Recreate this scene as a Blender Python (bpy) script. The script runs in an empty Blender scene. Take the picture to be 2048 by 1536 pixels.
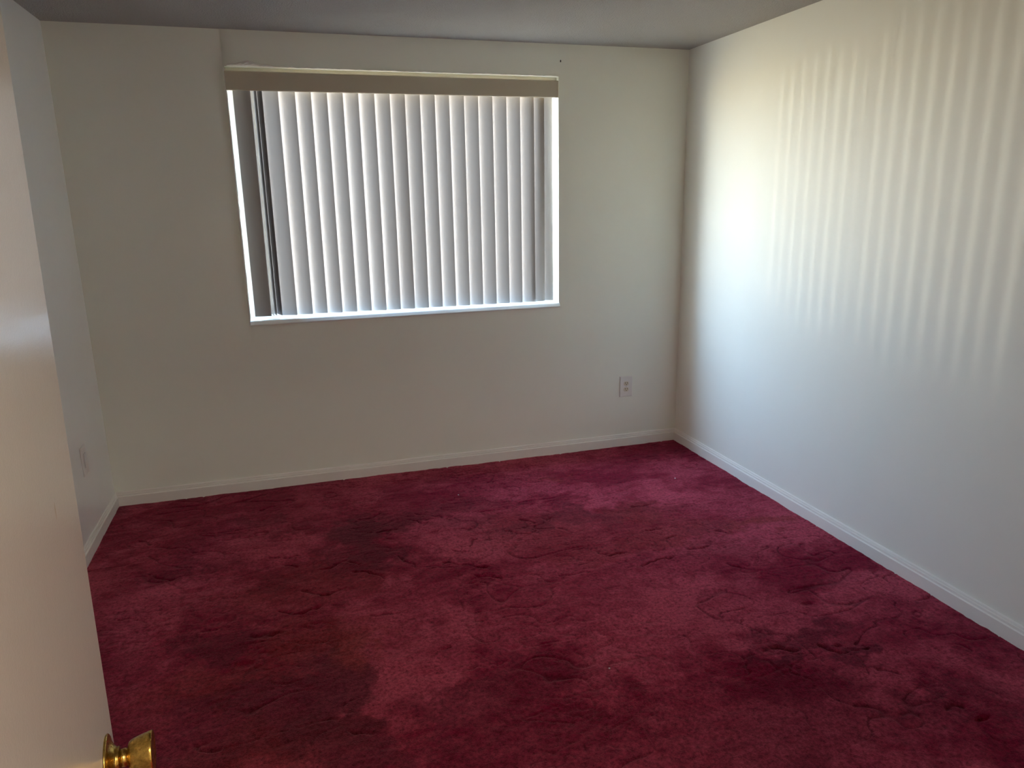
import bpy, bmesh, math, random
import numpy as np
from mathutils import Vector, Matrix

random.seed(7)
rng = np.random.default_rng(11)
S = bpy.context.scene
COL = S.collection

# room: x to the right, y towards the window wall, z up, metres
W, D, H = 3.417, 4.244, 2.44
X0, X1, Z0, Z1 = 0.790, 2.585, 0.966, 2.268      # window opening
RD = 0.15                                        # depth of the window reveal
NEAR0, NEAR1 = 0.06, 0.18                       # wall with the doorway we look through

# ------------------------------------------------------------------ camera, world, lights, exposure
cam = bpy.data.cameras.new('camera')
cam.sensor_width = 36.0
cam.lens = 1478.15 / 2048 * 36
cam.clip_start = 0.02
co = bpy.data.objects.new('camera', cam)
COL.objects.link(co)
yaw, pit, rol = 0.2929, -0.2462, -0.0173
right = Vector((math.cos(yaw), -math.sin(yaw), 0))
fwd = Vector((math.sin(yaw) * math.cos(pit), math.cos(yaw) * math.cos(pit), math.sin(pit)))
up = right.cross(fwd)
r2 = math.cos(rol) * right + math.sin(rol) * up
u2 = -math.sin(rol) * right + math.cos(rol) * up
m = Matrix((r2, u2, -fwd)).transposed().to_4x4()
m.translation = Vector((0.9948, 0, 1.5977))
co.matrix_world = m
S.camera = co

# blue sky above the horizon, sunlit pale ground below it
w = bpy.data.worlds.new('outdoors')
S.world = w
w.use_nodes = True
nt = w.node_tree
nt.nodes.clear()
tc = nt.nodes.new('ShaderNodeTexCoord')
sp = nt.nodes.new('ShaderNodeSeparateXYZ')
mr = nt.nodes.new('ShaderNodeMapRange')
mr.inputs['From Min'].default_value = -1
mr.inputs['From Max'].default_value = 1
cr = nt.nodes.new('ShaderNodeValToRGB')
e = cr.color_ramp.elements
e[0].position = 0.0; e[0].color = (0.14, 0.12, 0.10, 1)
e[1].position = 1.0; e[1].color = (0.50, 0.78, 1.25, 1)
for p, c in ((0.33, (0.30, 0.26, 0.20, 1)), (0.42, (0.95, 0.80, 0.58, 1)), (0.485, (1.25, 1.06, 0.80, 1)), (0.515, (1.05, 1.10, 1.15, 1)), (0.68, (0.66, 0.90, 1.25, 1))):
    k = e.new(p); k.color = c
bg = nt.nodes.new('ShaderNodeBackground')
bg.inputs['Strength'].default_value = 9.0
ow = nt.nodes.new('ShaderNodeOutputWorld')
nt.links.new(tc.outputs['Generated'], sp.inputs[0])
nt.links.new(sp.outputs['Z'], mr.inputs['Value'])
nt.links.new(mr.outputs['Result'], cr.inputs['Fac'])
nt.links.new(cr.outputs['Color'], bg.inputs['Color'])
nt.links.new(bg.outputs[0], ow.inputs[0])


def light(name, kind, loc, energy, color=(1, 1, 1), rot=None, aim=None, **kw):
    l = bpy.data.lights.new(name, kind)
    l.energy = energy
    l.color = color
    for a, b in kw.items():
        setattr(l, a, b)
    o = bpy.data.objects.new(name, l)
    o.location = loc
    if aim is not None:
        o.rotation_euler = (Vector(aim) - Vector(loc)).to_track_quat('-Z', 'Y').to_euler()
    elif rot:
        o.rotation_euler = rot
    COL.objects.link(o)
    return o


# portal only guides the sampling of the daylight in the window
po = light('window_portal', 'AREA', ((X0 + X1) / 2, D + RD + 0.02, (Z0 + Z1) / 2), 1, rot=(math.radians(-90), 0, 0),
           shape='RECTANGLE', size=X1 - X0 + 0.02, size_y=Z1 - Z0 + 0.02)
po.data.cycles.is_portal = True
# sun glancing off something bright across the yard: comes in low from the left
GDIR = Vector((1.0, -0.95, 0.006)).normalized()
GT = Vector((1.7, D, 1.6))
light('sun_glint', 'AREA', GT - GDIR * 30, 380, (1.0, 0.90, 0.76), aim=GT, shape='RECTANGLE', size=0.22, size_y=3.8)
# fill lamp added in the unseen passage behind us
light('passage_fill', 'AREA', (1.2, -0.75, 2.36), 7, (1.0, 0.88, 0.74), rot=(0, 0, 0), shape='DISK', size=0.35)

S.view_settings.view_transform = 'Standard'
S.view_settings.look = 'None'
S.view_settings.gamma = 1
S.view_settings.exposure = 2.20
S.view_settings.use_curve_mapping = False
S.cycles.use_denoising = True
S.cycles.max_bounces = 14
S.cycles.diffuse_bounces = 10
S.cycles.glossy_bounces = 4
S.cycles.transmission_bounces = 8
S.cycles.transparent_max_bounces = 8
S.cycles.caustics_reflective = False
S.cycles.caustics_refractive = False
S.cycles.sample_clamp_indirect = 10.0


# ------------------------------------------------------------------ materials
def mat(name, color, rough=0.5, spec=0.5, metal=0.0):
    mm = bpy.data.materials.new(name)
    mm.use_nodes = True
    b = mm.node_tree.nodes['Principled BSDF']
    b.inputs['Base Color'].default_value = (*color, 1)
    b.inputs['Roughness'].default_value = rough
    b.inputs['Specular IOR Level'].default_value = spec
    b.inputs['Metallic'].default_value = metal
    return mm, mm.node_tree, b


def N(nt, t, **kw):
    n = nt.nodes.new(t)
    for a, b in kw.items():
        if a in n.inputs:
            n.inputs[a].default_value = b
        else:
            setattr(n, a, b)
    return n


def bump(nt, b, layers, coord='Object'):
    """layers: (noise scale, strength, distance)"""
    tc = N(nt, 'ShaderNodeTexCoord')
    prev = None
    for sc, st, di in layers:
        no = N(nt, 'ShaderNodeTexNoise', Scale=sc, Detail=3.0, Roughness=0.6)
        nt.links.new(tc.outputs[coord], no.inputs['Vector'])
        bp = N(nt, 'ShaderNodeBump', Strength=st, Distance=di)
        nt.links.new(no.outputs['Fac'], bp.inputs['Height'])
        if prev:
            nt.links.new(prev.outputs[0], bp.inputs['Normal'])
        prev = bp
    nt.links.new(prev.outputs[0], b.inputs['Normal'])


def paint(name, c, rough, spec, layers, vary=0.03):
    mm, nt, b = mat(name, c, rough, spec)
    tc = N(nt, 'ShaderNodeTexCoord')
    no = N(nt, 'ShaderNodeTexNoise', Scale=2.2, Detail=4.0, Roughness=0.6)
    nt.links.new(tc.outputs['Object'], no.inputs['Vector'])
    mx = N(nt, 'ShaderNodeMix', data_type='RGBA')
    mx.inputs[6].default_value = (*[x * (1 - vary) for x in c], 1)
    mx.inputs[7].default_value = (*[min(1, x * (1 + vary)) for x in c], 1)
    nt.links.new(no.outputs['Fac'], mx.inputs[0])
    nt.links.new(mx.outputs[2], b.inputs['Base Color'])
    bump(nt, b, layers)
    return mm


WALLC = (0.90, 0.905, 0.835)
M_wall = paint('wall_paint', WALLC, 0.50, 0.35, [(260, 0.22, 0.0012), (14, 0.25, 0.002)])
M_wall_gloss_lit = paint('side_wall_lit_paint', (0.975, 0.98, 0.95), 0.24, 0.8, [(260, 0.25, 0.0012), (14, 0.25, 0.0015)])  # left wall: glossy, and whiter than the others to stand in for window light
M_door = paint('door_enamel', (0.92, 0.85, 0.765), 0.20, 0.5, [(420, 0.30, 0.0006), (60, 0.2, 0.0006)])
M_trim = paint('trim_enamel', (0.90, 0.88, 0.83), 0.30, 0.5, [(90, 0.2, 0.0008)])
M_sill = paint('sill_enamel', (0.86, 0.87, 0.85), 0.30, 0.5, [(90, 0.2, 0.0008)])
M_plaster = paint('loose_plaster', (0.95, 0.94, 0.89), 0.7, 0.3, [(160, 0.6, 0.002)])
M_valance = paint('valance_vinyl', (0.60, 0.545, 0.43), 0.45, 0.4, [(300, 0.1, 0.0005)])
M_frame = paint('window_vinyl', (0.82, 0.83, 0.82), 0.4, 0.5, [(200, 0.1, 0.0005)])
M_rail = mat('rail_metal', (0.6, 0.58, 0.52), 0.4)[0]
M_plate = paint('outlet_plate', (0.84, 0.83, 0.80), 0.35, 0.5, [(200, 0.05, 0.0003)])
M_ivory = mat('outlet_ivory', (0.72, 0.66, 0.52), 0.4)[0]
M_dark = mat('dark_slot', (0.02, 0.018, 0.015), 0.6)[0]
M_steel = mat('steel', (0.6, 0.58, 0.55), 0.35, metal=1)[0]
M_crumb = mat('white_crumb', (0.9, 0.88, 0.86), 0.6)[0]
M_ext = mat('exterior_render', (0.55, 0.5, 0.44), 0.8)[0]

# popcorn ceiling
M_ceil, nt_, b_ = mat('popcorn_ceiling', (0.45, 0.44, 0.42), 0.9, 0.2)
tc_ = N(nt_, 'ShaderNodeTexCoord')
vo = N(nt_, 'ShaderNodeTexVoronoi', Scale=130.0)
no_ = N(nt_, 'ShaderNodeTexNoise', Scale=95.0, Detail=4.0, Roughness=0.7)
nt_.links.new(tc_.outputs['Object'], vo.inputs['Vector'])
nt_.links.new(tc_.outputs['Object'], no_.inputs['Vector'])
b1 = N(nt_, 'ShaderNodeBump', Strength=0.8, Distance=0.004, invert=True)
b2 = N(nt_, 'ShaderNodeBump', Strength=0.9, Distance=0.006)
nt_.links.new(vo.outputs['Distance'], b1.inputs['Height'])
nt_.links.new(no_.outputs['Fac'], b2.inputs['Height'])
nt_.links.new(b1.outputs[0], b2.inputs['Normal'])
nt_.links.new(b2.outputs[0], b_.inputs['Normal'])

# brass
M_brass, nt_, b_ = mat('aged_brass', (0.62, 0.40, 0.10), 0.22, metal=1)
tc_ = N(nt_, 'ShaderNodeTexCoord')
no_ = N(nt_, 'ShaderNodeTexNoise', Scale=90.0, Detail=5.0, Roughness=0.7)
nt_.links.new(tc_.outputs['Object'], no_.inputs['Vector'])
rp = N(nt_, 'ShaderNodeValToRGB')
rp.color_ramp.elements[0].position = 0.35; rp.color_ramp.elements[0].color = (0.30, 0.19, 0.05, 1)
rp.color_ramp.elements[1].position = 0.6; rp.color_ramp.elements[1].color = (0.68, 0.44, 0.11, 1)
nt_.links.new(no_.outputs['Fac'], rp.inputs[0])
nt_.links.new(rp.outputs[0], b_.inputs['Base Color'])
mr_ = N(nt_, 'ShaderNodeMapRange')
mr_.inputs['To Min'].default_value = 0.42; mr_.inputs['To Max'].default_value = 0.16
nt_.links.new(no_.outputs['Fac'], mr_.inputs['Value'])
nt_.links.new(mr_.outputs[0], b_.inputs['Roughness'])

# vinyl slats: mostly opaque, a little light comes through
M_slat = bpy.data.materials.new('slat_vinyl')
M_slat.use_nodes = True
nt_ = M_slat.node_tree
b_ = nt_.nodes['Principled BSDF']
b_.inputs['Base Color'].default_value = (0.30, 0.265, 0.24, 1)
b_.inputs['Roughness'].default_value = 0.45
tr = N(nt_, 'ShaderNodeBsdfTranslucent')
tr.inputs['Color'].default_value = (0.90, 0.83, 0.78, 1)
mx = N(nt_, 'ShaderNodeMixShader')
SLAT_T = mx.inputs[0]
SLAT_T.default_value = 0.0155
nt_.links.new(b_.outputs[0], mx.inputs[1])
nt_.links.new(tr.outputs[0], mx.inputs[2])
nt_.links.new(mx.outputs[0], nt_.nodes['Material Output'].inputs['Surface'])

# window glass: a thin pane, so light passes straight through with a faint reflection
M_glass = bpy.data.materials.new('window_glass')
M_glass.use_nodes = True
nt_ = M_glass.node_tree
nt_.nodes.remove(nt_.nodes['Principled BSDF'])
gl = N(nt_, 'ShaderNodeBsdfGlossy', Roughness=0.02)
tp = N(nt_, 'ShaderNodeBsdfTransparent')
tp.inputs['Color'].default_value = (0.93, 0.96, 0.95, 1)
mx = N(nt_, 'ShaderNodeMixShader')
mx.inputs[0].default_value = 0.06
nt_.links.new(tp.outputs[0], mx.inputs[1])
nt_.links.new(gl.outputs[0], mx.inputs[2])
nt_.links.new(mx.outputs[0], nt_.nodes['Material Output'].inputs['Surface'])


# ------------------------------------------------------------------ helpers
def link(name, me, m=None, parent=None, smooth=False):
    o = bpy.data.objects.new(name, me)
    COL.objects.link(o)
    if m is not None:
        me.materials.append(m)
    if parent is not None:
        o.parent = parent
    if smooth:
        for p in me.polygons:
            p.use_smooth = True
    return o


def obj(name, bm, m, parent=None, smooth=False):
    bmesh.ops.recalc_face_normals(bm, faces=bm.faces)
    me = bpy.data.meshes.new(name)
    bm.to_mesh(me)
    bm.free()
    return link(name, me, m, parent, smooth)


def tag(o, label=None, cat=None, group=None, kind=None):
    if label: o['label'] = label
    if cat: o['category'] = cat
    if group: o['group'] = group
    if kind: o['kind'] = kind
    return o


def empty(name, loc, rz=0.0):
    o = bpy.data.objects.new(name, None)
    COL.objects.link(o)
    o.location = loc
    o.rotation_euler = (0, 0, rz)
    o.empty_display_size = 0.05
    return o


def box(bm, a, b, bev=0.0):
    g = bmesh.ops.create_cube(bm, size=1.0)
    vs = g['verts']
    for v in vs:
        v.co = Vector(((a[i] + b[i]) / 2 + v.co[i] * (b[i] - a[i]) for i in range(3)))
    if bev:
        es = list({e for v in vs for e in v.link_edges})
        bmesh.ops.bevel(bm, geom=es, offset=bev, segments=2, affect='EDGES', profile=0.6)
    return bm


def boxes(*lst, bev=0.0):
    bm = bmesh.new()
    for a, b in lst:
        box(bm, a, b, bev)
    return bm


def lathe_x(prof, n=48, sx=1.0):
    """profile of (distance along x, radius)"""
    bm = bmesh.new()
    rings = []
    for a, r in prof:
        rings.append([bm.verts.new((a, r * math.cos(2 * math.pi * k / n), r * math.sin(2 * math.pi * k / n))) for k in range(n)])
    for A, B in zip(rings[:-1], rings[1:]):
        for k in range(n):
            bm.faces.new((A[k], A[(k + 1) % n], B[(k + 1) % n], B[k]))
    bm.faces.new(rings[0]); bm.faces.new(rings[-1])
    return bm


def vnoise(x, y, seed):
    """smooth value noise on arrays"""
    r = np.random.default_rng(seed).random((257, 257))
    xi, yi = np.floor(x).astype(int), np.floor(y).astype(int)
    fx, fy = x - xi, y - yi
    fx = fx * fx * (3 - 2 * fx); fy = fy * fy * (3 - 2 * fy)
    xi %= 256; yi %= 256
    return (r[xi, yi] * (1 - fx) + r[xi + 1, yi] * fx) * (1 - fy) + (r[xi, yi + 1] * (1 - fx) + r[xi + 1, yi + 1] * fx) * fy


# ------------------------------------------------------------------ carpet (floor)
GX = np.arange(0.0, W + 0.005, 0.005)
GX = np.clip(GX, 0, W)
GY = np.concatenate([np.arange(NEAR1, 1.0, 0.03), np.arange(1.0, D + 0.005, 0.005)])
GY = np.clip(GY, 0, D)
gx, gy = np.meshgrid(GX, GY, indexing='ij')
wx = gx + 0.05 * (vnoise(gx * 7, gy * 7, 21) - 0.5)
wy = gy + 0.05 * (vnoise(gx * 7, gy * 7, 22) - 0.5)
crease_shade = np.zeros_like(gx)  # painted crease shade, scales the carpet colour down
h = 0.0045 * vnoise(wx * 4, wy * 6, 1) + 0.0035 * vnoise(wx * 11, wy * 17, 2) + 0.0022 * vnoise(wx * 26, wy * 44, 3) \
    + 0.0012 * vnoise(wx * 60, wy * 90, 4)
# creases where the pile parts: thin valleys of a warped noise, only in patches
rid = np.abs(vnoise(wx * 8 + 3, wy * 13 + 5, 5) - 0.5) * 2
patch = np.clip((vnoise(gx * 2.3, gy * 2.3, 6) - 0.42) * 5, 0, 1)
g_ = np.exp(-(rid / 0.035) ** 2) * patch; h -= 0.0055 * g_; crease_shade = np.maximum(crease_shade, 0.7 * g_)
rid = np.abs(vnoise(wx * 19 + 3, wy * 30 + 5, 7) - 0.5) * 2
patch = np.clip((vnoise(gx * 3.1, gy * 3.1, 8) - 0.5) * 5, 0, 1)
g_ = np.exp(-(rid / 0.06) ** 2) * patch; h -= 0.0035 * g_; crease_shade = np.maximum(crease_shade, 0.55 * g_)


def seg_dist(px, py, ax, ay, bx, by):
    dx, dy = bx - ax, by - ay
    t = np.clip(((px - ax) * dx + (py - ay) * dy) / (dx * dx + dy * dy + 1e-9), 0, 1)
    return np.hypot(px - ax - t * dx, py - ay - t * dy)


#BEGIN FEATURES
CREASES = [([(1.044, 3.134), (1.099, 3.165), (1.14, 3.181), (1.204, 3.139)], 0.007, 0.006), ([(1.18, 3.074), (1.237, 3.035), (1.286, 2.986)], 0.006, 0.007), ([(1.562, 3.022), (1.654, 2.971), (1.743, 2.911)], 0.006, 0.006), ([(1.674, 2.863), (1.748, 2.843), (1.774, 2.815)], 0.005, 0.006), ([(1.478, 3.539), (1.565, 3.471)], 0.006, 0.007), ([(1.534, 3.592), (1.654, 3.524), (1.696, 3.477)], 0.004, 0.006), ([(2.13, 3.294), (2.19, 3.325)], 0.007, 0.007), ([(1.93, 3.264), (1.975, 3.201), (2.033, 3.181), (2.083, 3.212)], 0.006, 0.007), ([(1.253, 3.63), (1.319, 3.64), (1.363, 3.679)], 0.004, 0.006), ([(1.367, 3.165), (1.412, 3.083), (1.441, 3.048)], 0.004, 0.006), ([(2.267, 2.92), (2.323, 2.848), (2.388, 2.852)], 0.005, 0.007), ([(2.416, 2.706), (2.506, 2.735), (2.594, 2.756)], 0.006, 0.008), ([(2.076, 3.86), (2.109, 3.849)], 0.007, 0.006), ([(1.084, 4.269), (1.164, 4.266)], 0.005, 0.006), ([(0.2, 3.713), (0.261, 3.675)], 0.004, 0.008), ([(0.811, 3.34), (0.878, 3.301), (0.945, 3.31)], 0.005, 0.007), ([(1.063, 2.041), (1.136, 2.008)], 0.008, 0.006), ([(0.607, 2.116), (0.68, 2.083)], 0.005, 0.006), ([(2.537, 1.983), (2.588, 1.981), (2.638, 1.949)], 0.007, 0.008), ([(2.792, 1.888), (2.843, 1.896), (2.898, 1.884)], 0.006, 0.008), ([(2.745, 1.962), (2.779, 1.898)], 0.006, 0.008), ([(3.522, 3.458), (3.605, 3.454)], 0.004, 0.006), ([(2.643, 3.315), (2.75, 3.305)], 0.004, 0.007), ([(0.855, 2.848), (0.932, 2.791), (1.01, 2.804)], 0.005, 0.008), ([(1.197, 2.675), (1.313, 2.655)], 0.004, 0.006), ([(0.614, 2.778), (0.561, 2.767)], 0.005, 0.007), ([(0.745, 2.681), (0.855, 2.679)], 0.006, 0.01), ([(2.649, 2.928), (2.685, 2.944)], 0.006, 0.006), ([(2.585, 3.038), (2.663, 3.029)], 0.004, 0.006), ([(2.912, 2.907), (2.96, 2.873)], 0.005, 0.008), ([(1.54, 3.339), (1.608, 3.363)], 0.005, 0.005), ([(1.636, 3.148), (1.658, 3.108)], 0.006, 0.006), ([(1.721, 3.146), (1.772, 3.201)], 0.006, 0.005), ([(2.036, 3.352), (2.085, 3.297)], 0.005, 0.006), ([(1.192, 3.507), (1.255, 3.522)], 0.005, 0.006), ([(1.332, 3.435), (1.408, 3.445)], 0.005, 0.006), ([(2.029, 2.752), (2.16, 2.726)], 0.004, 0.006), ([(2.684, 2.777), (2.793, 2.783)], 0.005, 0.007), ([(2.777, 2.592), (2.834, 2.525)], 0.004, 0.006), ([(0.937, 2.987), (1.036, 2.91), (1.12, 2.925)], 0.004, 0.006), ([(0.855, 3.248), (0.92, 3.206)], 0.005, 0.006), ([(0.3, 3.34), (0.403, 3.258)], 0.005, 0.006), ([(0.241, 2.996), (0.36, 2.937)], 0.004, 0.006), ([(1.417, 2.372), (1.463, 2.37)], 0.005, 0.006), ([(1.476, 2.228), (1.618, 2.211)], 0.004, 0.006), ([(2.824, 1.78), (2.884, 1.731)], 0.004, 0.006), ([(2.881, 1.544), (2.949, 1.532)], 0.004, 0.006)]
DENTS = [(2.884, 2.208, 0.026, 0.012, 0.006), (1.672, 2.297, 0.022, 0.014, 0.005), (2.954, 1.474, 0.026, 0.008, 0.012), (1.683, 3.089, 0.02, 0.02, 0.006), (2.275, 1.956, 0.009, 0.009, 0.008), (3.316, 2.598, 0.012, 0.006, 0.007), (3.179, 2.745, 0.01, 0.006, 0.006), (2.801, 1.936, 0.012, 0.01, 0.008), (2.557, 1.982, 0.03, 0.012, 0.004), (0.424, 2.737, 0.025, 0.02, 0.005), (0.609, 2.834, 0.03, 0.02, 0.006), (0.735, 2.504, 0.03, 0.02, 0.006), (1.434, 2.239, 0.01, 0.008, 0.005), (1.784, 2.812, 0.01, 0.008, 0.006)]
SOIL = [(1.226, 3.477, 0.13, 0.16, 0, 0.85), (1.269, 3.209, 0.1, 0.16, 0.2, 0.7), (1.416, 3.503, 0.16, 0.08, 0.3, 0.6), (1.434, 3.627, 0.25, 0.06, 0, 0.42), (1.672, 3.612, 0.3, 0.08, 0, 0.36), (1.737, 3.424, 0.1, 0.06, 0, 0.38), (1.874, 3.345, 0.07, 0.06, 0, 0.34), (2.205, 3.294, 0.13, 0.09, 0, 0.42), (2.019, 3.216, 0.13, 0.04, 0, 0.45), (2.373, 3.368, 0.05, 0.17, 0.5, 0.45), (2.398, 3.227, 0.05, 0.12, 0.6, 0.4), (1.142, 3.201, 0.1, 0.12, 0.5, 0.35), (0.855, 3.104, 0.12, 0.09, 0, 0.25), (0.64, 2.665, 0.16, 0.09, 0.2, 0.35), (0.662, 2.592, 0.12, 0.06, 0, 0.5), (1.016, 2.265, 0.13, 0.2, 0, 0.75), (1.089, 2.341, 0.08, 0.09, 0, 0.75), (0.991, 2.117, 0.12, 0.16, 0, 0.75), (1.642, 1.81, 0.45, 0.16, 0, 0.35), (2.192, 1.585, 0.5, 0.14, 0, 0.3), (0.618, 2.146, 0.25, 0.16, 0, 0.4), (0.76, 2.27, 0.22, 0.09, 0.3, 0.55), (0.854, 2.213, 0.14, 0.1, 0.2, 0.6), (1.091, 2.013, 0.1, 0.06, 0, 0.7), (0.736, 2.107, 0.2, 0.09, 0, 0.45), (1.08, 1.906, 0.12, 0.1, 0, 0.6), (1.492, 2.081, 0.2, 0.12, 0, 0.4), (1.497, 1.857, 0.22, 0.14, 0, 0.35), (2.81, 2.042, 0.13, 0.05, -0.2, 0.5), (2.562, 1.974, 0.11, 0.03, 0, 0.6), (2.725, 2.019, 0.14, 0.03, -0.3, 0.45), (2.832, 1.884, 0.07, 0.04, 0.3, 0.5), (2.511, 1.771, 0.3, 0.1, 0, 0.3), (1.749, 2.107, 0.2, 0.1, 0, 0.3), (1.84, 1.7, 0.3, 0.12, 0, 0.3), (0.757, 3.763, 0.14, 0.05, 0, 0.4), (0.856, 3.828, 0.06, 0.05, 0, 0.4), (0.952, 3.602, 0.12, 0.1, 0, 0.22), (0.466, 3.331, 0.16, 0.07, 0, 0.25), (0.496, 2.713, 0.06, 0.08, 0, 0.4), (2.72, 3.247, 0.14, 0.07, 0, 0.2), (2.781, 3.678, 0.14, 0.03, 0, 0.25), (2.52, 3.249, 0.16, 0.07, 0.3, 0.25), (2.909, 2.926, 0.12, 0.05, 0.2, 0.3), (2.837, 2.725, 0.18, 0.09, 0, 0.25), (2.936, 1.577, 0.2, 0.1, 0, 0.3), (0.172, 4.206, 0.4, 0.05, 0, 0.3), (1.083, 4.261, 0.35, 0.045, 0, 0.3), (3.259, 4.016, 0.35, 0.05, 0, 0.25)]
RUST = [(0.979, 3.017, 0.3, 0.2, 0, 0.35), (1.104, 2.51, 0.13, 0.12, 0, 0.7), (0.999, 2.579, 0.2, 0.15, 0, 0.5), (0.627, 2.394, 0.3, 0.1, 0, 0.4), (2.594, 3.224, 0.2, 0.12, 0, 0.5), (3.168, 2.928, 0.2, 0.06, 0, 0.6), (2.141, 3.191, 0.4, 0.2, 0, 0.3), (2.628, 2.964, 0.3, 0.12, 0, 0.4), (2.269, 2.867, 0.3, 0.1, 0, 0.3), (2.397, 3.813, 0.1, 0.04, 0, 0.5), (0.854, 2.024, 0.3, 0.15, 0, 0.5)]
#END FEATURES
wxx = gx + 0.14 * (vnoise(gx * 9, gy * 9, 31) - 0.5) + 0.09 * (vnoise(gx * 24, gy * 24, 32) - 0.5) + 0.04 * (vnoise(gx * 60, gy * 60, 35) - 0.5)
wyy = gy + 0.14 * (vnoise(gx * 9, gy * 9, 33) - 0.5) + 0.09 * (vnoise(gx * 24, gy * 24, 34) - 0.5) + 0.04 * (vnoise(gx * 60, gy * 60, 36) - 0.5)
cwx = gx + 0.030 * (vnoise(gx * 14, gy * 14, 71) - 0.5) + 0.020 * (vnoise(gx * 40, gy * 40, 72) - 0.5)
cwy = gy + 0.030 * (vnoise(gx * 14, gy * 14, 73) - 0.5) + 0.020 * (vnoise(gx * 40, gy * 40, 74) - 0.5)
cam_ = np.clip(0.25 + 1.5 * vnoise(gx * 22, gy * 22, 75), 0, 1.3)
for pts, dep, wd in CREASES:
    for (ax, ay), (bx, by) in zip(pts[:-1], pts[1:]):
        h -= 1.7 * dep * cam_ * np.exp(-(seg_dist(cwx, cwy, ax, ay, bx, by) / (wd * 0.8)) ** 2)
for cx_, cy_, rx, ry, dep in DENTS:
    rr = np.hypot((gx - cx_) / rx, (gy - cy_) / ry)
    h -= dep / (1 + np.exp((rr - 1) * 9))
soil = np.zeros_like(gx)
for cx_, cy_, rx, ry, rot, amt in SOIL:
    ca, sa = math.cos(rot), math.sin(rot)
    dx, dy = wxx - cx_, wyy - cy_
    rr = np.hypot((dx * ca + dy * sa) / rx, (-dx * sa + dy * ca) / ry)
    soil = np.maximum(soil, amt / (1 + np.exp((rr - 1) * 9)))
rust = np.zeros_like(gx)
for cx_, cy_, rx, ry, rot, amt in RUST:
    ca, sa = math.cos(rot), math.sin(rot)
    dx, dy = wxx - cx_, wyy - cy_
    rr = np.hypot((dx * ca + dy * sa) / rx, (-dx * sa + dy * ca) / ry)
    rust = np.maximum(rust, amt / (1 + np.exp((rr - 1) * 5)))
# shade of the drawn creases, painted into the carpet colour
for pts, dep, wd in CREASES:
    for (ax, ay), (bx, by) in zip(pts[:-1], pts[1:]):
        crease_shade = np.maximum(crease_shade, np.clip(cam_, 0, 1) * np.exp(-(seg_dist(cwx, cwy, ax, ay, bx, by) / (wd * 0.7)) ** 2))
pile = 0.5 * vnoise(wxx * 2.4, wyy * 3.2, 41) + 0.3 * vnoise(wxx * 6, wyy * 9, 42) + 0.2 * vnoise(wx * 20, wy * 34, 43)
h -= h.max()
nx, ny = gx.shape
V = np.stack([gx, gy, h + 0.002], -1).reshape(-1, 3)
i = np.arange(nx - 1)[:, None] * ny + np.arange(ny - 1)[None, :]
F = np.stack([i, i + ny, i + ny + 1, i + 1], -1).reshape(-1, 4)
me = bpy.data.meshes.new('floor')
me.vertices.add(len(V)); me.vertices.foreach_set('co', V.ravel())
me.loops.add(F.size); me.loops.foreach_set('vertex_index', F.ravel())
me.polygons.add(len(F)); me.polygons.foreach_set('loop_start', np.arange(len(F)) * 4)
me.update(calc_edges=True)
at = me.color_attributes.new('wear_and_shade', 'FLOAT_COLOR', 'POINT')
at.data.foreach_set('color', np.stack([soil, rust, pile, 1 - crease_shade], -1).reshape(-1).astype(np.float32))
me.polygons.foreach_set('use_smooth', np.ones(len(F), dtype=bool))

M_carpet, nt_, b_ = mat('crimson_carpet', (0.25, 0.03, 0.06), 0.95, 0.0)
at_ = N(nt_, 'ShaderNodeAttribute', attribute_name='wear_and_shade')
se = N(nt_, 'ShaderNodeSeparateColor')
nt_.links.new(at_.outputs['Color'], se.inputs[0])
tc_ = N(nt_, 'ShaderNodeTexCoord')
rp = N(nt_, 'ShaderNodeValToRGB')
rp.color_ramp.elements[0].position = 0.30; rp.color_ramp.elements[0].color = (0.175, 0.007, 0.027, 1)
rp.color_ramp.elements[1].position = 0.72; rp.color_ramp.elements[1].color = (0.390, 0.056, 0.095, 1)
nt_.links.new(se.outputs[2], rp.inputs[0])
m1 = N(nt_, 'ShaderNodeMix', data_type='RGBA'); m1.inputs[7].default_value = (0.19, 0.028, 0.022, 1)
nt_.links.new(se.outputs[1], m1.inputs[0]); nt_.links.new(rp.outputs[0], m1.inputs[6])
m2 = N(nt_, 'ShaderNodeMix', data_type='RGBA'); m2.inputs[7].default_value = (0.075, 0.010, 0.019, 1)
nt_.links.new(se.outputs[0], m2.inputs[0]); nt_.links.new(m1.outputs[2], m2.inputs[6])
ns = N(nt_, 'ShaderNodeTexNoise', Scale=70.0, Detail=5.0, Roughness=0.85)
nt_.links.new(tc_.outputs['Object'], ns.inputs['Vector'])
mrn = N(nt_, 'ShaderNodeMapRange'); mrn.inputs['From Min'].default_value = 0.3; mrn.inputs['From Max'].default_value = 0.7; mrn.inputs['To Min'].default_value = 0.25; mrn.inputs['To Max'].default_value = 1.75
nt_.links.new(ns.outputs['Fac'], mrn.inputs['Value'])
m3 = N(nt_, 'ShaderNodeVectorMath', operation='SCALE')
nt_.links.new(m2.outputs[2], m3.inputs[0]); nt_.links.new(mrn.outputs[0], m3.inputs['Scale'])
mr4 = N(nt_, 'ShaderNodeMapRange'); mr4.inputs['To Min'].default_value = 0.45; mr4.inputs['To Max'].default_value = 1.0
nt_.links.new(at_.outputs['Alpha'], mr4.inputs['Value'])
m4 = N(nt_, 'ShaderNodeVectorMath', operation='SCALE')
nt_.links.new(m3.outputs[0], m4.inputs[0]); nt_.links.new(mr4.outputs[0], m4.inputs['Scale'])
nt_.links.new(m4.outputs[0], b_.inputs['Base Color'])
b_.inputs['Sheen Weight'].default_value = 0.3
b_.inputs['Sheen Roughness'].default_value = 0.35
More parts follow.
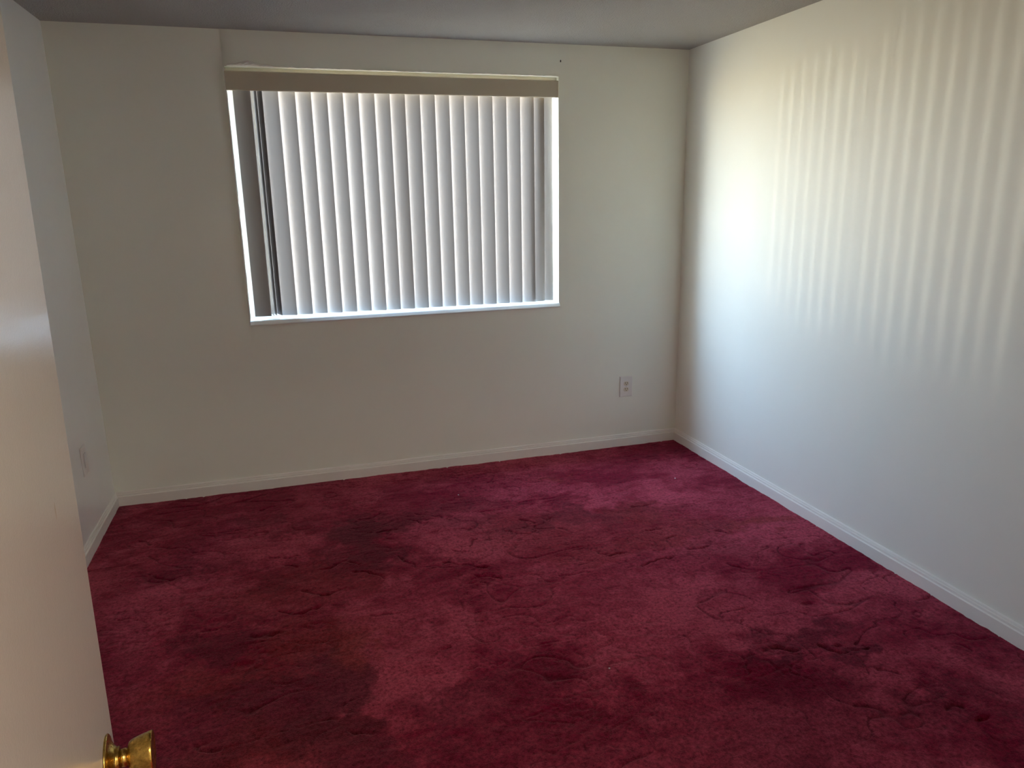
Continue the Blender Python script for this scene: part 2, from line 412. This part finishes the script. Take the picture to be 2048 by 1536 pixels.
b_.inputs['Sheen Tint'].default_value = (1.0, 0.40, 0.45, 1)
bump(nt_, b_, [(300, 0.7, 0.0035), (75, 0.35, 0.004)])
link('floor', me, M_carpet)
tag(bpy.data.objects['floor'], 'worn crimson wall-to-wall carpet with dark stains and creases', kind='structure')
# slab under the carpet and under the passage
tag(obj('trim_3', boxes(((-0.12, -1.6, -0.2), (W + 0.12, D + RD, -0.025))), M_ext), 'floor slab under the carpet', kind='structure')
pf = obj('floor.001', boxes(((-0.12, -1.6, -0.024), (W + 0.12, NEAR1 - 0.001, -0.004))), M_carpet)
tag(pf, 'crimson carpet of the passage outside the door', kind='structure')

# ------------------------------------------------------------------ walls and ceiling
def side_wall(name, x, out, m, label):
    """room face at x with gentle waves, solid behind it"""
    ys = np.linspace(NEAR1, D, 60); zs = np.linspace(-0.02, H, 40)
    bm = bmesh.new()
    a, b = np.meshgrid(ys, zs, indexing='ij')
    off = 0.0016 * (vnoise(a * 1.6, b * 1.2, 51 + out) - 0.5) + 0.0030 * (vnoise(a * 2.8 + 9, b * 0.35, 53 + out) - 0.5)
    edge = np.minimum(1, np.minimum((D - a) / 0.1, (H - b) / 0.1))
    off = off * np.clip(edge, 0, 1)
    G = [[bm.verts.new((x + off[p, q], ys[p], zs[q])) for q in range(len(zs))] for p in range(len(ys))]
    for p in range(len(ys) - 1):
        for q in range(len(zs) - 1):
            bm.faces.new((G[p][q], G[p + 1][q], G[p + 1][q + 1], G[p][q + 1]))
    for f in bm.faces: f.smooth = True
    a, b = (x + out * 0.006, x + out * 0.12)
    box(bm, (min(a, b), -1.6, -0.2), (max(a, b), D + RD, H + 0.15))
    bm.normal_update()
    me = bpy.data.meshes.new(name); bm.to_mesh(me); bm.free()
    return tag(link(name, me, m), label, kind='structure')


side_wall('wall_left', 0.0, -1, M_wall_gloss_lit, 'white painted left wall, slightly glossy')
side_wall('wall_right', W, 1, M_wall, 'white painted right wall catching the light from the blinds')

# back wall: its plaster rolls gently into the opening
def uniq(a):
    return sorted(set(round(float(v), 5) for v in a))
dense = [0, .004, .01, .018, .028, .04, .06, .085, .12, .17, .24]
xs = uniq(list(np.linspace(0, X0 - .24, 8)) + [X0 - d for d in dense] + list(np.linspace(X0, X1, 30)) + [X1 + d for d in dense] + list(np.linspace(X1 + .24, W, 8)))
zs = uniq(list(np.linspace(-0.02, Z0 - .24, 10)) + [Z0 - d for d in dense] + list(np.linspace(Z0, Z1, 20)) + [Z1 + d for d in dense if d < .17] + [H])
bm = bmesh.new()
def roll(x, z):
    dl = max(0, X0 - x); dr = max(0, x - X1); db = max(0, Z0 - z); dt = max(0, z - Z1)
    d = math.hypot(max(dl, dr), max(db, dt))
    if z < Z0 - 0.001 and X0 < x < X1:
        amp = 0.004
    elif x > X1:
        amp = 0.004
    elif x < X0:
        amp = 0.030 * min(1, max(0, (z - 0.85) / 0.25))
    else:
        amp = 0.003
    return D + amp * math.exp(-d / (0.075 if x < X0 else 0.055)) + 0.003 * (float(vnoise(np.array([x * 2.2]), np.array([z * 2.2]), 61)[0]) - 0.5) * min(1, x / .2, (W - x) / .2, (H - z) / .1 if z < H else 0)
grid = {}
for x in xs:
    for z in zs:
        grid[x, z] = bm.verts.new((x, roll(x, z), z))
inside = lambda a, b, lo, hi: a >= lo - 1e-4 and b <= hi + 1e-4
for a, b in zip(xs[:-1], xs[1:]):
    for c, d in zip(zs[:-1], zs[1:]):
        if inside(a, b, X0, X1) and inside(c, d, Z0, Z1):
            continue
        f = bm.faces.new((grid[a, c], grid[b, c], grid[b, d], grid[a, d])); f.smooth = True
# reveal
def reveal(pts):
    vb = [bm.verts.new((p[0], D + RD, p[1])) for p in pts]
    for k in range(len(pts) - 1):
        bm.faces.new((grid[pts[k]], grid[pts[k + 1]], vb[k + 1], vb[k]))
xo = [x for x in xs if X0 - 1e-4 <= x <= X1 + 1e-4]; zo = [z for z in zs if Z0 - 1e-4 <= z <= Z1 + 1e-4]
reveal([(xo[0], z) for z in zo]); reveal([(xo[-1], z) for z in zo]); reveal([(x, zo[0]) for x in xo]); reveal([(x, zo[-1]) for x in xo])
me = bpy.data.meshes.new('wall_back'); bm.to_mesh(me); bm.free()
wb = tag(link('wall_back', me, paint('window_wall_paint', (0.92, 0.945, 0.86), 0.50, 0.35, [(260, 0.22, 0.0012), (14, 0.25, 0.002)])), 'white painted window wall', kind='structure')
o_ = obj('outer_wall', boxes(((0, D + RD - 0.02, -0.2), (X0, D + RD, H + .15)), ((X1, D + RD - 0.02, -0.2), (W, D + RD, H + .15)),
                        ((X0, D + RD - 0.02, -0.2), (X1, D + RD, Z0)), ((X0, D + RD - 0.02, Z1), (X1, D + RD, H + .15))), M_ext, wb)
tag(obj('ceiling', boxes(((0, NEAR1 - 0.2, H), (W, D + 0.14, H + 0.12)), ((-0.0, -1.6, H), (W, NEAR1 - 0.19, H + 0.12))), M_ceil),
    'grey-white popcorn textured ceiling', kind='structure')

# near wall with the doorway we stand in, passage beyond
DX0, DX1, DH = 0.752, 1.56, 2.06
tag(obj('wall_near', boxes(((0, NEAR0, -0.02), (DX0, NEAR1, H)), ((DX1, NEAR0, -0.02), (W, NEAR1, H)), ((DX0, NEAR0, DH), (DX1, NEAR1, H))), M_wall),
    'white wall with the doorway at the near end of the room', kind='structure')
tag(obj('wall_passage', boxes(((0, -1.62, -0.02), (W, -1.5, H)), ((0.05, -1.5, -0.02), (0.17, NEAR0, H)), ((2.6, -1.5, -0.02), (2.72, NEAR0, H))), M_wall),
    'white walls of the passage outside the doorway', kind='structure')
c = 0.057
tag(obj('trim_1', boxes(((DX1, NEAR1, 0), (DX1 + c, NEAR1 + .014, DH + c)), ((DX0 - c, NEAR1, 0), (DX0, NEAR1 + .014, DH + c)), ((DX0, NEAR1, DH), (DX1, NEAR1 + .014, DH + c))), M_trim),
    'white casing around the near doorway', kind='structure')

# ------------------------------------------------------------------ baseboards: profile with ledge, groove and top bead
PROF = [(0, -0.015), (.0145, -0.015), (.0150, .0510), (.0142, .0520), (.0092, .0545), (.0090, .0635), (.0062, .0655), (.0040, .0658), (.0040, .0682), (.0080, .0700), (.0066, .0745), (.0030, .0775), (0, .0775)]
def baseboard(name, p0, p1, nrm, m0, m1, label):
    """mitred ends: m = +1 shortens the end with the thickness"""
    p0, p1, nrm = Vector(p0), Vector(p1), Vector(nrm)
    dr = (p1 - p0).normalized(); L = (p1 - p0).length
    n = 40
    bm = bmesh.new(); rings = []
    for k in range(n + 1):
        t = k / n
        ring = []
        for j, (o, z) in enumerate(PROF):
            s = m0 * o + (L - m0 * o - m1 * o) * t
            wob = 0.0 if j in (0, len(PROF) - 1) else 0.0007 * (random.random() - 0.5) * (1 if 0 < k < n else 0)
            ring.append(bm.verts.new(p0 + dr * s + nrm * (o + wob) + Vector((0, 0, z + (0.0008 * (random.random() - .5) if 0 < k < n and j > 6 else 0)))))
        rings.append(ring)
    for A, B in zip(rings[:-1], rings[1:]):
        for j in range(len(PROF)):
            bm.faces.new((A[j], A[(j + 1) % len(PROF)], B[(j + 1) % len(PROF)], B[j]))
    bm.faces.new(rings[0]); bm.faces.new(rings[-1])
    return tag(obj(name, bm, M_trim), label, kind='structure')
baseboard('baseboard_back', (0, D, 0), (W, D, 0), (0, -1, 0), 1, 1, 'white moulded baseboard under the window wall')
baseboard('baseboard_right', (W, D, 0), (W, NEAR1, 0), (-1, 0, 0), 1, 0, 'white moulded baseboard along the right wall')
baseboard('baseboard_left', (0, D, 0), (0, NEAR1, 0), (1, 0, 0), 1, 0, 'white moulded baseboard along the left wall')
baseboard('baseboard_near', (DX1 + c, NEAR1, 0), (W, NEAR1, 0), (0, 1, 0), 0, 1, 'white moulded baseboard beside the doorway')

# ------------------------------------------------------------------ window
win = tag(empty('window_1', ((X0 + X1) / 2, D + 0.12, Z0)), 'wide white-framed sliding window behind the vertical blind', kind='structure')
wi = Vector(win.location)
def wbox(*lst, bev=0.0):
    return boxes(*[((a[0] - wi.x, a[1] - wi.y, a[2] - wi.z), (b[0] - wi.x, b[1] - wi.y, b[2] - wi.z)) for a, b in lst], bev=bev)
fw = 0.016
ya, yb = D + 0.10, D + 0.145
obj('window_frame', wbox(((X0, ya, Z0), (X0 + fw, yb, Z1)), ((X1 - fw, ya, Z0), (X1, yb, Z1)),
                         ((X0 + fw, ya, Z0), (X1 - fw, yb, Z0 + fw)), ((X0 + fw, ya, Z1 - fw), (X1 - fw, yb, Z1))), M_frame, win)
xm = (X0 + X1) / 2
for k, (a, b, yy) in enumerate(((X0 + fw, xm + .015, D + .114), (xm - .015, X1 - fw, D + .130))):
    s = .022
    za, zb = Z0 + fw, Z1 - fw
    sa = obj('sash', wbox(((a, yy - .007, za), (a + s, yy + .007, zb)), ((b - s, yy - .007, za), (b, yy + .007, zb)),
                          ((a + s, yy - .007, za), (b - s, yy + .007, za + s)), ((a + s, yy - .007, zb - s), (b - s, yy + .007, zb))), M_frame, win)
    obj('pane', wbox(((a + s, yy - .0006, za + s), (b - s, yy + .0006, zb - s))), M_glass, sa)

# sill: rounded nosing, worn enamel
bm = bmesh.new()
pr = [(0.10, -0.020), (-0.013, -0.020), (-0.015, -0.017), (-0.0145, -0.013), (-0.005, 0.001), (0.001, 0.004), (0.10, 0.006)]
A = [bm.verts.new((X0 - 0.002, D + y, Z0 + z)) for y, z in pr]
B = [bm.verts.new((X1 + 0.002, D + y, Z0 + z)) for y, z in pr]
for j in range(len(pr)):
    bm.faces.new((A[j], A[(j + 1) % len(pr)], B[(j + 1) % len(pr)], B[j]))
bm.faces.new(A); bm.faces.new(B)
so = tag(obj('trim_2', bm, M_sill), 'white enamelled window sill with a thin nosing', kind='structure')

# ragged plaster edge above the blind: raised lumps on the wall and the bare strip under them
def ragged(name, x0, x1, zbase, ztop, thick, n, seed, parent, m):
    bm = bmesh.new()
    r = random.Random(seed)
    rows = 5
    X = [x0 + (x1 - x0) * k / n for k in range(n + 1)]
    G = []
    zt = 0
    for k, x in enumerate(X):
        zt = 0.6 * zt + 0.4 * r.uniform(-1, 1)
        top = ztop(x) + zt * 0.009
        col = []
        for j in range(rows + 1):
            t = j / rows
            y = D - 0.0008 - thick(x) * math.sin(math.pi * min(1, t * 1.05)) * r.uniform(0.5, 1.0)
            if j == rows: y = D + 0.004
            if j == 0: y = D + 0.01
            col.append(bm.verts.new((x, y, zbase + (top - zbase) * t)))
        G.append(col)
    for k in range(n):
        for j in range(rows):
            f = bm.faces.new((G[k][j], G[k + 1][j], G[k + 1][j + 1], G[k][j + 1]))
    return obj(name, bm, m, parent)
def ztop(x):
    b = 0.004 + 0.002 * math.sin(x * 9)
    b += 0.020 * math.exp(-((x - 0.90) / 0.075) ** 2)
    b += 0.004 * math.exp(-((x - 1.15) / 0.25) ** 2)
    return Z1 + b
ragged('plaster_patch', X0 + 0.012, X1 - 0.01, Z1 - 0.001, ztop, lambda x: 0.0050 + 0.009 * math.exp(-((x - 0.90) / 0.08) ** 2), 150, 5, wb, M_plaster)
# lumpy paint line down the left edge of the opening
bm = bmesh.new()
r = random.Random(3)
prev = None
for k in range(90):
    z = Z0 + 0.02 + (Z1 - Z0 - 0.03) * k / 89
    yc = D + 0.012 + r.uniform(-.002, .002)
    wv = 0.0016 + r.uniform(0, .0016)
    ring = [bm.verts.new((X0 - 0.004 - wv, yc - 0.001, z)), bm.verts.new((X0 - 0.001, yc - 0.0045 - wv, z)), bm.verts.new((X0 + 0.001 + wv, yc, z)), bm.verts.new((X0 - 0.001, yc + .006, z))]
    if prev:
        for j in range(4): bm.faces.new((prev[j], prev[(j + 1) % 4], ring[(j + 1) % 4], ring[j]))
    prev = ring
obj('plaster_edge', bm, M_plaster, wb, True)
# hook scars left and right above the window
bm = bmesh.new()
pts = [(0.781, 2.361), (0.777, 2.352), (0.778, 2.342), (0.784, 2.333), (0.790, 2.328)]
prev = None
for x, z in pts:
    ring = [bm.verts.new((x + dx, D - 0.0005 - dy, z + dz)) for dx, dy, dz in ((-.0012, 0, 0), (0, .0016, .0006), (.0012, 0, 0))]
    if prev:
        for j in range(2): bm.faces.new((prev[j], prev[j + 1], ring[j + 1], ring[j]))
    prev = ring
obj('paint_scar', bm, M_plaster, wb)
bm = lathe_x([(0, .0035), (.0012, .0032), (.0015, .001)], 10)
bmesh.ops.rotate(bm, verts=bm.verts, matrix=Matrix.Rotation(-math.pi / 2, 3, 'Z'))
bmesh.ops.scale(bm, verts=bm.verts, vec=(1, 1, 2.0))
bmesh.ops.translate(bm, verts=bm.verts, vec=(2.5965, D - 0.0002, 2.350))
obj('nail_hole', bm, M_dark, wb)

# ------------------------------------------------------------------ vertical blind
YS = D + 0.052
bl = tag(empty('vertical_blind', ((X0 + X1) / 2, YS, 0.985)), 'off-white vertical blind with closed curved slats and a tan valance in the window', 'blind')
bo = Vector(bl.location)
def bbox(a, b, bev=0.0):
    return boxes(((a[0] - bo.x, a[1] - bo.y, a[2] - bo.z), (b[0] - bo.x, b[1] - bo.y, b[2] - bo.z)), bev=bev)
bm = bmesh.new()
# valance: thin curved-lip board with returns
vp = [(0.000, 2.153), (-0.005, 2.1545), (-0.006, 2.160), (-0.006, 2.239), (-0.005, 2.2445), (0.000, 2.246), (-0.001, 2.240), (-0.001, 2.158)]
vx0, vx1 = 0.7875, 2.5800
A = [bm.verts.new((vx0 - bo.x, D - 0.001 + y - bo.y, z - bo.z)) for y, z in vp]
B = [bm.verts.new((vx1 - bo.x, D - 0.001 + y - bo.y, z - bo.z)) for y, z in vp]
for j in range(len(vp)):
    bm.faces.new((A[j], A[(j + 1) % len(vp)], B[(j + 1) % len(vp)], B[j]))
bm.faces.new(A); bm.faces.new(B)
box(bm, (vx0 + .004 - bo.x, D - bo.y, 2.156 - bo.z), (vx0 + .007 - bo.x, D + .03 - bo.y, 2.243 - bo.z))
box(bm, (vx1 - .003 - bo.x, D - bo.y, 2.156 - bo.z), (vx1 - bo.x, D + .03 - bo.y, 2.243 - bo.z))
obj('valance', bm, M_valance, bl)
obj('head_rail', bbox((X0 + .0015, YS - .018, 2.205), (X1 - .0015, YS + .018, Z1 - 0.0005), .002), M_rail, bl)

def slat(x_left, width, t_top, t_bot, dy=0.0, z0=0.985, z1=2.195, sag=0.0050, x_pivot=None):
    """x_left: where its left edge shows; tilt in degrees, left edge away from the room"""
    bm = bmesh.new()
    nu, nz = 11, 14
    ta = math.radians(t_top)
    xc = x_left + width / 2 * math.cos(ta)
    G = []
    for a in range(nz):
        z = z0 + (z1 - z0) * a / (nz - 1)
        f = 1 - a / (nz - 1)
        T = math.radians(t_top + (t_bot - t_top) * f ** 1.6)
        row = []
        for b in range(nu):
            s = (b / (nu - 1) - 0.5) * width
            bulge = sag * (1 - (2 * b / (nu - 1) - 1) ** 2)
            # along the chord, then bulge towards the room
            px = s * math.cos(T) - bulge * math.sin(T)
            py = -s * math.sin(T) - bulge * math.cos(T)
            row.append(bm.verts.new((px, py, z - z0)))
        G.append(row)
    for a in range(nz - 1):
        for b in range(nu - 1):
            f = bm.faces.new((G[a][b], G[a][b + 1], G[a + 1][b + 1], G[a + 1][b]))
            f.smooth = True
    me = bpy.data.meshes.new('slat'); bm.to_mesh(me); bm.free()
    o = link('slat', me, M_slat, bl)
    o.location = (xc - bo.x, YS + dy - bo.y, z0 - bo.z)
    # carrier stem into the head rail
    bm = boxes(((-.004, -.001, z1 - z0 - .003), (.004, .001, 2.207 - z0)))
    obj('hanger', bm, M_rail, o)
    return o

SW = 0.089
# bunched slats at the left: one shut in front, three turned edge-on beside it, a hidden one added behind to block light
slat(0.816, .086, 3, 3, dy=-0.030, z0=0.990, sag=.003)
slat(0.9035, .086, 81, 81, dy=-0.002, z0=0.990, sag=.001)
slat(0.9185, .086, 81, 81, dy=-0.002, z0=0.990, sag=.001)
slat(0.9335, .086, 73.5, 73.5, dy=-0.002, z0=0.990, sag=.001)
slat(0.9365, .086, 74.5, 74.5, dy=0.001, z0=0.990, sag=.001)  # extra layer added to keep the strip before it dark
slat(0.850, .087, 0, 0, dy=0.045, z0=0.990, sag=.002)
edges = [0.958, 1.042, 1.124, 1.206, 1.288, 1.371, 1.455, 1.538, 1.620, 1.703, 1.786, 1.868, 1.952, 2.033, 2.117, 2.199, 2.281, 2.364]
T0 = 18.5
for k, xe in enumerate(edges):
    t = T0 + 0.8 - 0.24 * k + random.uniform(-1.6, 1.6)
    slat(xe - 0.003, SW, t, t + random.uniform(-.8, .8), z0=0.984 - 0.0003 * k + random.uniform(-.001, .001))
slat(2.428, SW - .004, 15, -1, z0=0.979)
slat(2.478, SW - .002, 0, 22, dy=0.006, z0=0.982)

# ------------------------------------------------------------------ outlets
def outlet(name, loc, rz, style, label):
    """built facing -y"""
    t = tag(empty(name, loc, rz), label, 'outlet')
    pw, ph = 0.0885, 0.137
    bm = bmesh.new()
    A = [bm.verts.new((sx * pw / 2, 0, sz * ph / 2)) for sx, sz in ((-1, -1), (1, -1), (1, 1), (-1, 1))]
    B = [bm.verts.new((sx * pw / 2, -.003, sz * ph / 2)) for sx, sz in ((-1, -1), (1, -1), (1, 1), (-1, 1))]
    C = [bm.verts.new((sx * (pw / 2 - .004), -.0062, sz * (ph / 2 - .004))) for sx, sz in ((-1, -1), (1, -1), (1, 1), (-1, 1))]
    for P, Q in ((A, B), (B, C)):
        for j in range(4): bm.faces.new((P[j], P[(j + 1) % 4], Q[(j + 1) % 4], Q[j]))
    bm.faces.new(C); bm.faces.new(A)
    obj('cover_plate', bm, M_plate, t)
    if style == 'duplex':
        for s in (1, -1):
            bm = bmesh.new()
            n = 28
            ring0, ring1 = [], []
            for k in range(n):
                a = 2 * math.pi * k / n
                x = .0172 * math.cos(a); z = max(-.0138, min(.0138, .0172 * math.sin(a)))
                ring0.append(bm.verts.new((x, -.0060, z))); ring1.append(bm.verts.new((x * .96, -.0082, z * .96)))
            for k in range(n): bm.faces.new((ring0[k], ring0[(k + 1) % n], ring1[(k + 1) % n], ring1[k]))
            bm.faces.new(ring1)
            so = obj('socket', bm, M_ivory, t)
            so.location = (0, 0, s * .0195)
            obj('slot', boxes(((-.0082, -.0084, -.001), (-.0052, -.0078, .0088))), M_dark, so)
            obj('slot', boxes(((.0052, -.0084, .000), (.0080, -.0078, .0080))), M_dark, so)
            bm = lathe_x([(0, .0030), (.0006, .0030)], 12)
            bmesh.ops.rotate(bm, verts=bm.verts, matrix=Matrix.Rotation(-math.pi / 2, 3, 'Z'))
            bmesh.ops.translate(bm, verts=bm.verts, vec=(0, -.0078, -.0072))
            obj('ground_hole', bm, M_dark, so)
        zs_ = (0,)
    else:
        ins = obj('rocker_insert', boxes(((-.0168, -.0078, -.0335), (.0168, -.005, .0335)), bev=.0012), M_plate, t)
        fr = obj('insert_gap', boxes(((-.0178, -.0064, -.0345), (.0178, -.0058, .0345))), M_dark, t)
        zs_ = (.0485, -.0485)
    for z in zs_:
        bm = lathe_x([(0, .0034), (.0006, .0034), (.0010, .0026)], 14)
        bmesh.ops.rotate(bm, verts=bm.verts, matrix=Matrix.Rotation(-math.pi / 2, 3, 'Z'))
        bmesh.ops.translate(bm, verts=bm.verts, vec=(0, -.0062, z))
        obj('screw', bm, M_steel if style == 'duplex' else M_plate, t)
    return t
outlet('wall_outlet', (3.047, D - 0.0012, 0.400), 0, 'duplex', 'white duplex outlet with two ivory sockets on the window wall near the right corner')
outlet('wall_outlet', (0.0012, 3.775, 0.424), math.pi / 2, 'decor', 'white wall plate with a flat rectangular insert on the left wall beside the door edge')

# ------------------------------------------------------------------ door, opened at a right angle towards the window
DL = 0.815                         # door width
DA = math.radians(5)               # opened a little past square
dr = tag(empty('door_1', (0.7525, NEAR1 + .004, 0.0)), 'flush cream painted door standing open with a brass knob', kind='structure')
dr.rotation_euler = (0, math.radians(0.82), DA)
bm = boxes(((-0.0175, 0.0, 0.012), (0.0175, DL, 2.045)), bev=.0015)
slab = obj('door_slab', bm, M_door, dr)
for z in (0.25, 1.02, 1.80):
    bm = lathe_x([(-.045, .0055), (.045, .0055)], 12)
    bmesh.ops.rotate(bm, verts=bm.verts, matrix=Matrix.Rotation(math.pi / 2, 3, 'Y'))
    bmesh.ops.translate(bm, verts=bm.verts, vec=(.0175, .001, z))
    obj('hinge', bm, M_brass, dr, True)
# little brown drip on the door face
bm = bmesh.new()
sc_ = [(-.0006, .010), (-.0014, .004), (-.0012, -.004), (-.0004, -.011), (.0006, -.009), (.0012, -.002), (.0010, .005), (.0003, .010)]
bm.faces.new([bm.verts.new((0, a, b)) for a, b in sc_])
dp = obj('drip_mark', bm, mat('drip_stain', (0.42, 0.27, 0.12), 0.35)[0], dr)
dp.location = (0.0178, DL - 0.122, 1.270)

KZ, KY = 0.893, DL - 0.060
def knob_parts(parent):
    """along +x from the door face"""
    ro = lathe_x([(0, .0335), (.0008, .0340), (.0022, .0338), (.0030, .0325), (.0036, .0300), (.0045, .0270), (.0065, .0225), (.0095, .0180), (.0125, .0152), (.0132, .0158), (.0145, .0158), (.0150, .0140)], 64)
    obj('rosette', ro, M_brass, parent, True)
    ne = lathe_x([(.0148, .0112), (.0225, .0118), (.0235, .0108), (.0268, .0108)], 48)
    obj('neck', ne, M_brass, parent, True)
    gr = lathe_x([(.0255, .0130), (.0257, .0160), (.0265, .0180), (.0290, .0198), (.0330, .0213), (.0390, .0229), (.0450, .0243), (.0510, .0255), (.0538, .0261), (.0547, .0258), (.0550, .0246), (.0543, .0228), (.0532, .0150), (.0530, .001)], 64)
    obj('grip', gr, M_brass, parent, True)
kn = empty('door_knob', (0.0175, KY, KZ))
kn.parent = dr
kn['label'] = 'aged brass round door knob'
knob_parts(kn)
obj('latch_plate', boxes(((-.030, DL - KY - .0025, -.028), (-.005, DL - KY + .0006, .028))), M_brass, kn)

# ------------------------------------------------------------------ crumbs on the carpet
def hfloor(x, y):
    a = int(np.argmin(abs(GX - x))); b = int(np.argmin(abs(GY - y)))
    return float(h[a, b]) + 0.002
def crumb(x, y, s, label):
    bm = bmesh.new()
    bmesh.ops.create_icosphere(bm, subdivisions=1, radius=s)
    for v in bm.verts:
        v.co *= random.uniform(0.7, 1.25)
        v.co.z *= 0.6
    o = tag(obj('paper_crumb', bm, M_crumb), label, 'crumb')
    o.location = (x, y, hfloor(x, y) + s * 0.45)
crumb(1.810, 3.775, .0040, 'tiny white crumb on the carpet below the middle of the window')
crumb(3.062, 3.598, .0045, 'tiny white crumb on the carpet near the right corner')
crumb(1.959, 2.076, .0035, 'tiny pale crumb on the carpet in the middle of the floor')
